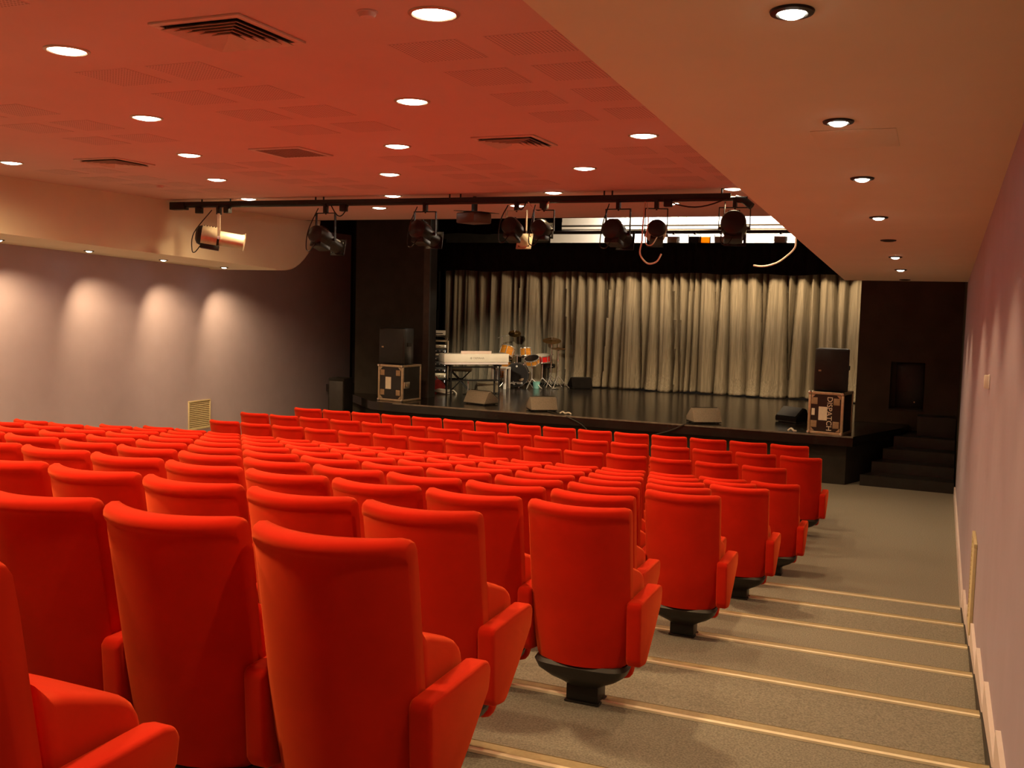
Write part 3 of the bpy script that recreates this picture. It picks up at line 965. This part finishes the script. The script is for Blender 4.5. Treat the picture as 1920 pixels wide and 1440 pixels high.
speaker((-10.17, 17.18, ZS + .716), math.atan2(-.02, .59), .58, .45, .70, 'black loudspeaker on the left flight case')
speaker((-1.86, 16.86, ZS + .686), math.atan2(.0, .55), .53, .45, .68, 'black loudspeaker on the lettered flight case')


def wedge(loc, rz, wx, label, s=1.0, m='wedge'):
    t = thing('stage_monitor', label, 'stage monitor', loc, rz)
    pf = [(.0, .03), (.11, .235), (.18, .26), (.40, .10), (.40, .03)]
    pf = [(a * s, b * s) for a, b in pf]
    G().prism(pf, .0, wx, 'x').make('cabinet', m, t, bev=.008)
    G().prism([(.196 * s, .258 * s), (.395 * s, .112 * s), (.401 * s, .120 * s), (.202 * s, .266 * s)], .02, wx - .02, 'x').make('front_grille', 'blackmetal', t)
    for x in (.05, wx - .05):
        for y in (.05, .34):
            G().cyl((x, y * s, 0.001), (x, y * s, .03 * s), .022, n=10).make('rubber_foot', 'plastic', t)
    G().box(.005, wx - .005, .012 * s, .39 * s, .012 * s, .029 * s).make('base_plinth', 'plastic', t)
    return t


a36 = math.atan2(.29, .39)
wedge((-6.82, 16.98, ZS), a36, .50, 'tan-lit wedge monitor at the stage edge near the middle')
wedge((-3.79, 16.86, ZS), a36 * .9, .50, 'wedge monitor at the stage edge left of the lettered flight case')
wedge((-9.14, 19.62, ZS), a36, .46, 'small wedge monitor in front of the keyboard stand legs', m='wedgedark')
wedge((-8.50, 17.58, ZS), math.radians(-18), .56, 'wedge monitor turned sideways at the left stage edge')
wedge((-2.05, 18.3, ZS), math.radians(150), .45, 'dark wedge monitor beside the lettered flight case', m='mattblack')
wedge((-7.90, 22.2, ZS), a36, .50, 'dark wedge monitor against the grey curtain, right of the drums', m='mattblack')

# ---- keyboard on its stand
kx0, ky0 = -9.46, 18.62
kd = Vector((.99, 1.08, 0)); klen = 1.47
kr = math.atan2(kd.y, kd.x)
kb = thing('electric_piano', 'cream electric piano seen from behind, on a black stand', 'keyboard', (kx0, ky0, ZS + .66), kr)
G().box(0, klen, 0, .36, .045, .225).make('piano_case', 'cream', kb, bev=.012)
G().box(.01, klen - .01, .01, .35, .0, .042).make('piano_base', 'skirting', kb, bev=.006)
G().box(.38, 1.07, .02, .05, .226, .285).make('music_ledge', mat('pink_ledge', (0.80, 0.62, 0.52), 0.5, var=.03), kb, bev=.006)
kbd = G().box(.06, klen - .06, .365, .46, .06, .12).make('key_bed', 'cream', kb, bev=.004)
for i in range(50):
    if i % 7 in (0, 3): continue
    x = .08 + i * (klen - .16) / 50
    G().box(x - .007, x + .007, .365, .42, .1205, .132).make('black_key', 'blackmetal', kbd)
o = link('lettering', text_mesh('YAMAHA', .062, 'ink', .0008), kb, (.77, -.002, .135)); o.rotation_euler = (PI / 2, 0, 0)
G().lathe([(.016, 0), (.022, 0), (.022, .001), (.016, .001)], 20, Matrix.Translation((.60, -.001, .135)) @ Matrix.Rotation(PI / 2, 4, 'X'), close=True).make('maker_emblem', 'ink', kb)
for q in range(3):
    G().box(-.0015, .0015, -.002, -.0005, -.014, .018, Matrix.Translation((.60, 0, .135)) @ Matrix.Rotation(q * 2 * PI / 3, 4, 'Y')).make('emblem_fork', 'ink', kb)
ks_ = thing('keyboard_stand', 'black metal stand under the cream electric piano', 'stand', (kx0, ky0, ZS), kr)
for x in (.18, 1.28):
    for y in (.06, .32):
        G().cyl((x, y, .001), (x, y, .645), .018, n=10).make('leg', 'blackmetal', ks_)
    G().box(x - .02, x + .02, .0, .38, .615, .650).make('support_arm', 'blackmetal', ks_)
G().box(.18, 1.28, .17, .20, .30, .33).make('crossbar', 'blackmetal', ks_)
G().box(.18, 1.28, .17, .20, .58, .61).make('crossbar', 'blackmetal', ks_)
G().tube([(.18, .06, .3), (.18, .185, .315), (.18, .32, .3)], .012).tube([(1.28, .06, .3), (1.28, .185, .315), (1.28, .32, .3)], .012).make('side_brace', 'blackmetal', ks_)
# white framed table behind the keyboard
tb = thing('white_table', 'small white-legged table behind the electric piano', 'table', (-9.45, 20.97, ZS), .1)
for x, y in ((.03, .03), (.33, .03), (.03, .33), (.33, .33)):
    G().box(x - .028, x + .028, y - .028, y + .028, .001, .46).make('leg', 'white', tb, bev=.004)
G().box(0, .36, 0, .36, .46, .50).make('table_top', 'white', tb, bev=.004)
G().box(.06, .30, .01, .03, .42, .455).make('apron', 'white', tb)
# padded stool near keyboard
sl = thing('keyboard_stool', 'small padded stool behind the electric piano', 'stool', (-9.75, 20.0, ZS), .4)
G().box(-.25, .25, -.16, .16, .44, .51).make('stool_seat', 'wedgedark', sl, bev=.02)
for s_ in (-1, 1):
    G().tube([(-.2, .13 * s_, .01), (.0, .13 * s_, .23), (.2, .13 * s_, .435)], .012).tube([(.2, .13 * s_, .01), (.0, .13 * s_, .23), (-.2, .13 * s_, .435)], .012).make('folding_leg', 'blackmetal', sl)
# chrome mic boom / low stand by the keyboard
ms = thing('low_microphone_stand', 'thin low chrome stand in front of the electric piano', 'stand', (-9.25, 19.35, ZS))
G().cyl((0, 0, .0), (0, 0, .32), .008, n=8).make('pole', 'chrome', ms)
G().cyl((0, 0, .315), (.30, .18, .315), .010, n=8).make('boom', 'chrome', ms)
G().lathe([(.11, .001), (.11, .012), (.02, .022), (.0005, .024)], 18).make('base', 'blackmetal', ms)

# ---- equipment rack
rk = thing('equipment_rack', 'tall rack of audio equipment at the left of the stage', 'rack', (-11.16, 20.95, ZS), .42)
G().box(0, .035, 0, .5, .0, 1.05).make('rack_side', 'ply', rk, bev=.004)
G().box(.515, .55, 0, .5, .0, 1.05).make('rack_side', 'ply', rk, bev=.004)
G().box(.036, .514, 0.02, .5, .0, .03).make('rack_base', 'ply', rk)
G().box(.036, .514, 0.0, .5, 1.02, 1.05).make('rack_top', 'caseedge', rk, bev=.004)
for x in (-.004, .53):
    G().box(x, x + .024, -.012, .004, .0, 1.05).make('rack_rail', 'caseedge', rk)
units = [(.04, .16, 'blackmetal'), (.17, .28, 'silver'), (.29, .42, 'blackmetal'), (.43, .56, 'blackmetal'), (.57, .68, 'plastic'), (.69, .74, 'silver'), (.75, .86, 'blackmetal'), (.87, .95, 'silver')]
for ui, (z0, z1, m_) in enumerate(units):
    u = G().box(.04, .51, .0, .4, z0, z1).make('rack_unit', m_, rk, bev=.003)
    for j in range(5):
        G().cyl((.08 + j * .09, .0, (z0 + z1) / 2), (.08 + j * .09, -.018, (z0 + z1) / 2), .014, n=10).make('knob', 'chrome' if j % 2 else 'metal', u)
    for j in range(2):
        G().box(.47, .48, -.003, 0, z0 + .03 + j * .03, z0 + .04 + j * .03).make('indicator', 'led', u)
G().tube(catmull([(.04, .0, 1.05), (.04, .02, 1.12), (.28, .02, 1.15), (.51, .02, 1.12), (.51, 0, 1.05)], 5), .010).make('rack_handle', 'metal', rk)
wb = thing('white_mixer_box', 'small white device on top of the equipment rack', 'device', (-11.02, 21.15, ZS + 1.17), .42)
G().box(-.05, .25, 0, .22, 0, .11).make('device_case', 'white', wb, bev=.008)
G().box(0, .20, -.004, .0, .03, .05).make('display_slot', 'blackmetal', wb)
G().box(-.04, -.01, .02, .2, -.012, 0).box(.21, .24, .02, .2, -.012, 0).make('device_feet', 'plastic', wb)
# red bag and coiled white cable
bg = thing('red_bag', 'dark red cloth bag slumped before the equipment rack', 'bag', (-10.35, 19.85, ZS), .5)
loops = []
for z, a, b in ((.002, .24, .13), (.06, .27, .15), (.13, .24, .13), (.19, .17, .08), (.22, .10, .04)):
    loops.append([(a * math.cos(2 * PI * i / 16) * (1 + .12 * math.sin(i * 2.3)), b * math.sin(2 * PI * i / 16) * (1 + .12 * math.cos(i * 1.7)), z + .02 * math.sin(i * 1.9) * (z > .01)) for i in range(16)])
G().loft(loops).make('bag_body', 'redcloth', bg)
G().tube(catmull([(-.1, 0, .2), (-.06, 0, .29), (.06, 0, .29), (.1, 0, .2)], 5), .012).make('bag_handle', 'redcloth', bg)
cc = thing('coiled_cable', 'tangle of white cable on the stage floor by the rack', 'cable', (-9.72, 19.15, ZS))
for q in range(5):
    pts = [(-.02 * q + (.17 + .02 * math.sin(q)) * math.cos(t * PI / 10) + .04 * math.sin(q * 2.1), (.10 + .01 * q) * math.sin(t * PI / 10) + .03 * math.cos(q * 1.7), .012 + .016 * q + .01 * math.sin(t)) for t in range(20)]
    G().tube(pts, .012, 8).make('cable_loop', 'cablewhite', cc)
G().tube(catmull([(.15, .0, .05), (.24, -.05, .09), (.30, -.02, .03), (.32, -.06, .013)], 6), .014, 8).make('cable_end', 'cablewhite', cc)
sh_ = thing('crumpled_tape', 'small yellowish scrap of tape on the stage edge', 'tape', (-6.25, 16.93, ZS))
G().tube(catmull([(0, 0, .012), (.05, .02, .04), (.10, .0, .02), (.16, .02, .03), (.22, 0, .012)], 5), .014, 8).make('tape_strip', 'cablewhite', sh_)
sh_ = thing('crumpled_tape', 'small pale scrap on the stage edge by the lettered flight case', 'tape', (-2.22, 16.75, ZS))
G().tube(catmull([(0, 0, .012), (.05, .02, .05), (.09, .0, .02), (.13, .02, .012)], 5), .016, 8).make('tape_strip', 'cablewhite', sh_)
# black cables over the stage edge
tag(G().tube(catmull([(-6.55, 17.1, ZS + .01), (-6.2, 16.80, ZS + .012), (-6.0, 16.68, ZS - .02), (-5.75, 16.66, ZS - .12), (-5.6, 16.66, ZS - .25)], 6), .010, 8).make('stage_cable', 'plastic'), 'black cable falling over the stage edge from the middle monitor', 'cable')
tag(G().tube(catmull([(-3.7, 16.95, ZS + .01), (-3.85, 16.72, ZS + .012), (-3.95, 16.64, ZS - .02), (-4.15, 16.64, ZS - .12), (-4.45, 16.64, ZS - .22)], 6), .012, 8).make('stage_cable', 'plastic'), 'black cable falling over the stage edge from the right-hand monitor', 'cable')

# ---- drum kit
fa = math.radians(20)      # kit heading, facing the house slightly to the right
bd = thing('bass_drum', 'black-headed bass drum with two amber toms mounted on top', 'drum', (-9.10, 21.65, ZS), fa)
R_ = .285
mxb = Matrix.Translation((0, 0, R_ + .012)) @ Matrix.Rotation(PI / 2, 4, 'X')     # +z -> -y
G().lathe([(R_ - .012, -.40), (R_ - .012, 0.0)], 40, mxb).make('shell', 'wood', bd)
for h_ in (0.0, -.40):
    G().lathe([(R_ - .02, h_ - .02), (R_, h_ - .02), (R_, h_ + .02), (R_ - .02, h_ + .02)], 40, mxb, close=True).make('hoop', 'blackmetal', bd)
hd_ = G().lathe([(.0005, .004), (R_ - .02, .002), (R_ - .015, -.004)], 40, mxb).make('front_head', 'blackhead', bd)
o = link('lettering', text_mesh('ludgeton', .092, 'white', .0008, .15, bold=.0035), hd_, (-.02, -.008, .115)); o.rotation_euler = (PI / 2, 0, 0)
G().lathe([(.0005, .002), (.022, .002), (.024, 0)], 18, Matrix.Translation((0, -.005, R_ + .215)) @ Matrix.Rotation(PI / 2, 4, 'X')).make('badge', 'white', hd_)
G().prism([(.055, .185), (.10, .215), (.165, .23), (.17, .20), (.14, .165), (.09, .155)], -.010, -.0045, 'y').make('head_port', 'casewood', hd_)
for i in range(8):
    a = 2 * PI * i / 8 + .2
    c_ = Vector((math.cos(a) * (R_ + .004), 0, R_ + .012 + math.sin(a) * (R_ + .004)))
    G().cbox((c_.x, .09, c_.z), (.022, .06, .022)).cyl((c_.x, -.03, c_.z), (c_.x, .10, c_.z), .006, n=6).make('tension_lug', 'chrome', bd)
for s_ in (-1, 1):
    G().cyl((s_ * .24, .12, .2), (s_ * .40, -.06, .005), .010, n=8).make('spur', 'chrome', bd)
G().cyl((0, .16, 2 * R_), (0, .16, 2 * R_ + .20), .014, n=10).make('tom_post', 'chrome', bd)
for sx, rr, hh, tilt_ in ((-.25, .165, .22, .42), (.20, .135, .18, .22)):
    tm = Matrix.Translation((sx, .10, 2 * R_ + .24)) @ Matrix.Rotation(-tilt_ * .9, 4, 'X') @ Matrix.Rotation(.25 if sx < 0 else -.1, 4, 'Y')
    to = G().lathe([(rr, -hh * .4), (rr, hh * .6), (rr - .006, hh * .6), (rr - .006, -hh * .4)], 32, tm, close=True).make('tom', 'wood', bd)
    for hz_ in (-hh * .4, hh * .6):
        G().lathe([(rr - .004, hz_ - .012), (rr + .010, hz_ - .012), (rr + .010, hz_ + .012), (rr - .004, hz_ + .012)], 32, tm, close=True).make('rim', 'chrome', to)
    G().lathe([(.0005, hh * .6 + .004), (rr - .004, hh * .6 + .002), (rr - .004, hh * .6 - .004)], 28, tm).make('top_head', 'head', to)
    G().lathe([(.0005, -hh * .4 + .004), (rr - .004, -hh * .4)], 28, tm).make('bottom_head', 'blackhead', to)
    for i in range(6):
        a = 2 * PI * i / 6 + .5
        G().cyl(tm @ Vector((math.cos(a) * (rr + .010), math.sin(a) * (rr + .010), -hh * .33)), tm @ Vector((math.cos(a) * (rr + .010), math.sin(a) * (rr + .010), hh * .53)), .011, n=8).make('tension_lug', 'chrome', to)
    G().tube([(0, .16, 2 * R_ + .18), (sx * .35, .16, 2 * R_ + .20), (sx * .55, .12, 2 * R_ + .21)], .013).make('tom_arm', 'chrome', bd)
G().cyl((-.06, .16, 2 * R_ + .165), (.30, .16, 2 * R_ + .165), .012, n=8).make('tom_crossbar', 'chrome', bd)


def drum_on_legs(name, label, loc, rr, hh, z0, shell, heads, tilt_=0.0):
    t = thing(name, label, 'drum', loc)
    tm = Matrix.Translation((0, 0, z0)) @ Matrix.Rotation(tilt_, 4, 'X')
    G().lathe([(rr, 0), (rr, hh), (rr - .006, hh), (rr - .006, 0)], 32, tm, close=True).make('shell', shell, t)
    for hz_ in (0, hh):
        G().lathe([(rr - .004, hz_ - .012), (rr + .010, hz_ - .012), (rr + .010, hz_ + .012), (rr - .004, hz_ + .012)], 32, tm, close=True).make('rim', 'chrome', t)
    G().lathe([(.0005, hh + .004), (rr - .004, hh + .002), (rr - .004, hh - .004)], 28, tm).make('top_head', heads, t)
    for i in range(8):
        a = 2 * PI * i / 8 + .3
        G().cyl(tm @ Vector((math.cos(a) * (rr + .010), math.sin(a) * (rr + .010), hh * .1)), tm @ Vector((math.cos(a) * (rr + .010), math.sin(a) * (rr + .010), hh * .9)), .010, n=8).make('tension_lug', 'chrome', t)
    for i in range(3):
        a = 2 * PI * i / 3 + .4
        if name == 'floor_tom':
            G().cyl((math.cos(a) * (rr + .015), math.sin(a) * (rr + .015), .002), (math.cos(a) * (rr + .015), math.sin(a) * (rr + .015), z0 + hh * .6), .009, n=8).make('leg', 'chrome', t)
        else:
            G().cyl((0, 0, .24), (math.cos(a) * .24, math.sin(a) * .24, .008), .009, n=8).cyl((0, 0, z0 - .08), tm @ Vector((math.cos(a) * rr * .8, math.sin(a) * rr * .8, -.012)), .009, n=8).make('leg', 'chrome', t)
    if name != 'floor_tom':
        G().cyl((0, 0, .2), (0, 0, z0 - .07), .013, n=8).make('stand_post', 'chrome', t)
    return t


drum_on_legs('snare_drum', 'red snare drum on a chrome stand right of the bass drum', (-8.60, 22.02, ZS), .175, .15, .62, 'reddrum', 'head', .15)
drum_on_legs('rack_tom', 'dark-headed chrome tom on a stand in front of the red snare', (-8.70, 21.62, ZS), .17, .12, .60, 'wood', 'blackhead', .45)
drum_on_legs('floor_tom', 'amber floor tom half hidden behind the electric piano end', (-9.62, 22.0, ZS), .20, .38, .20, 'wood', 'head')


def cymbal_stand(label, loc, h, rr, tilt_, boom=None, hat=False):
    t = thing('cymbal_stand', label, 'cymbal', loc)
    for i in range(3):
        a = 2 * PI * i / 3 + .5
        G().cyl((0, 0, .30), (math.cos(a) * .28, math.sin(a) * .28, .012), .010, n=8).cyl((0, 0, .12), (math.cos(a) * .17, math.sin(a) * .17, .13), .006, n=6).make('leg', 'chrome', t)
    G().cyl((0, 0, .08), (0, 0, h), .011, n=10).make('pole', 'chrome', t)
    for z in (h * .45, h * .7):
        G().cyl((0, 0, z - .02), (0, 0, z + .02), .020, n=10).cyl((0, 0, z), (.045, 0, z), .008, n=6).make('collar', 'chrome', t)
    top = Vector((0, 0, h))
    if boom:
        top = Vector((boom[0], boom[1], h + boom[2]))
        G().cyl(Vector((0, 0, h)) - (top - Vector((0, 0, h))) * .35, top, .009, n=8).make('boom_arm', 'chrome', t)
    pf = [(.0005, .022), (.02, .020), (.035, .008), (rr * .6, .0), (rr, -.012), (rr, -.014), (rr * .6, -.003), (.035, .005), (.0005, .018)]
    tm = Matrix.Translation(top) @ Matrix.Rotation(tilt_, 4, 'X') @ Matrix.Rotation(tilt_ * .4, 4, 'Y')
    G().lathe(pf, 36, tm).make('cymbal', 'bronze', t)
    if hat:
        tm2 = Matrix.Translation(top + Vector((0, 0, -.035))) @ Matrix.Rotation(PI, 4, 'X')
        G().lathe(pf, 36, tm2).make('cymbal', 'bronze', t)
        G().box(-.05, .05, -.26, -.02, .01, .03).make('pedal', 'chrome', t, bev=.004)
    G().cyl(top + Vector((0, 0, .0)), top + Vector((0, 0, .075)), .006, n=8).lathe([(.0005, .09), (.014, .085), (.014, .07), (.0005, .066)], 12, Matrix.Translation(top)).make('wing_nut', 'chrome', t)
    return t


cymbal_stand('bronze crash cymbal on a stand left of the amber toms', (-9.62, 21.95, ZS), 1.17, .15, .5, (.30, .05, .09))
cymbal_stand('bronze hi-hat cymbals on a chrome stand right of the red snare', (-8.22, 22.05, ZS), .95, .18, .06, None, True)
cymbal_stand('tilted bronze ride cymbal on a tall stand right of the drums', (-8.45, 22.2, ZS), 1.12, .22, .30)
th = thing('drum_throne', 'black padded drum stool behind the drums', 'stool', (-8.62, 22.45, ZS))
G().lathe([(.0005, .55), (.15, .55), (.17, .53), (.17, .47), (.15, .45), (.0005, .45)], 24).make('stool_seat', 'ply', th)
G().cyl((0, 0, .2), (0, 0, .46), .018, n=10).make('post', 'blackmetal', th)
for i in range(3):
    a = 2 * PI * i / 3
    G().cyl((0, 0, .25), (math.cos(a) * .22, math.sin(a) * .22, .01), .010, n=8).make('leg', 'blackmetal', th)
bk = thing('teal_bucket', 'small teal bucket on the stage floor right of the bass drum', 'bucket', (-8.62, 21.72, ZS))
G().lathe([(.0005, .004), (.068, .003), (.084, .15), (.090, .155), (.090, .165), (.080, .165), (.064, .012), (.0005, .012)], 28).make('bucket_body', 'teal', bk)
G().tube([(.085 * math.cos(t * PI / 10), .0, .150 + .02 * math.sin(t * PI / 10)) for t in range(11)], .004, 6).make('bucket_handle', 'chrome', bk)
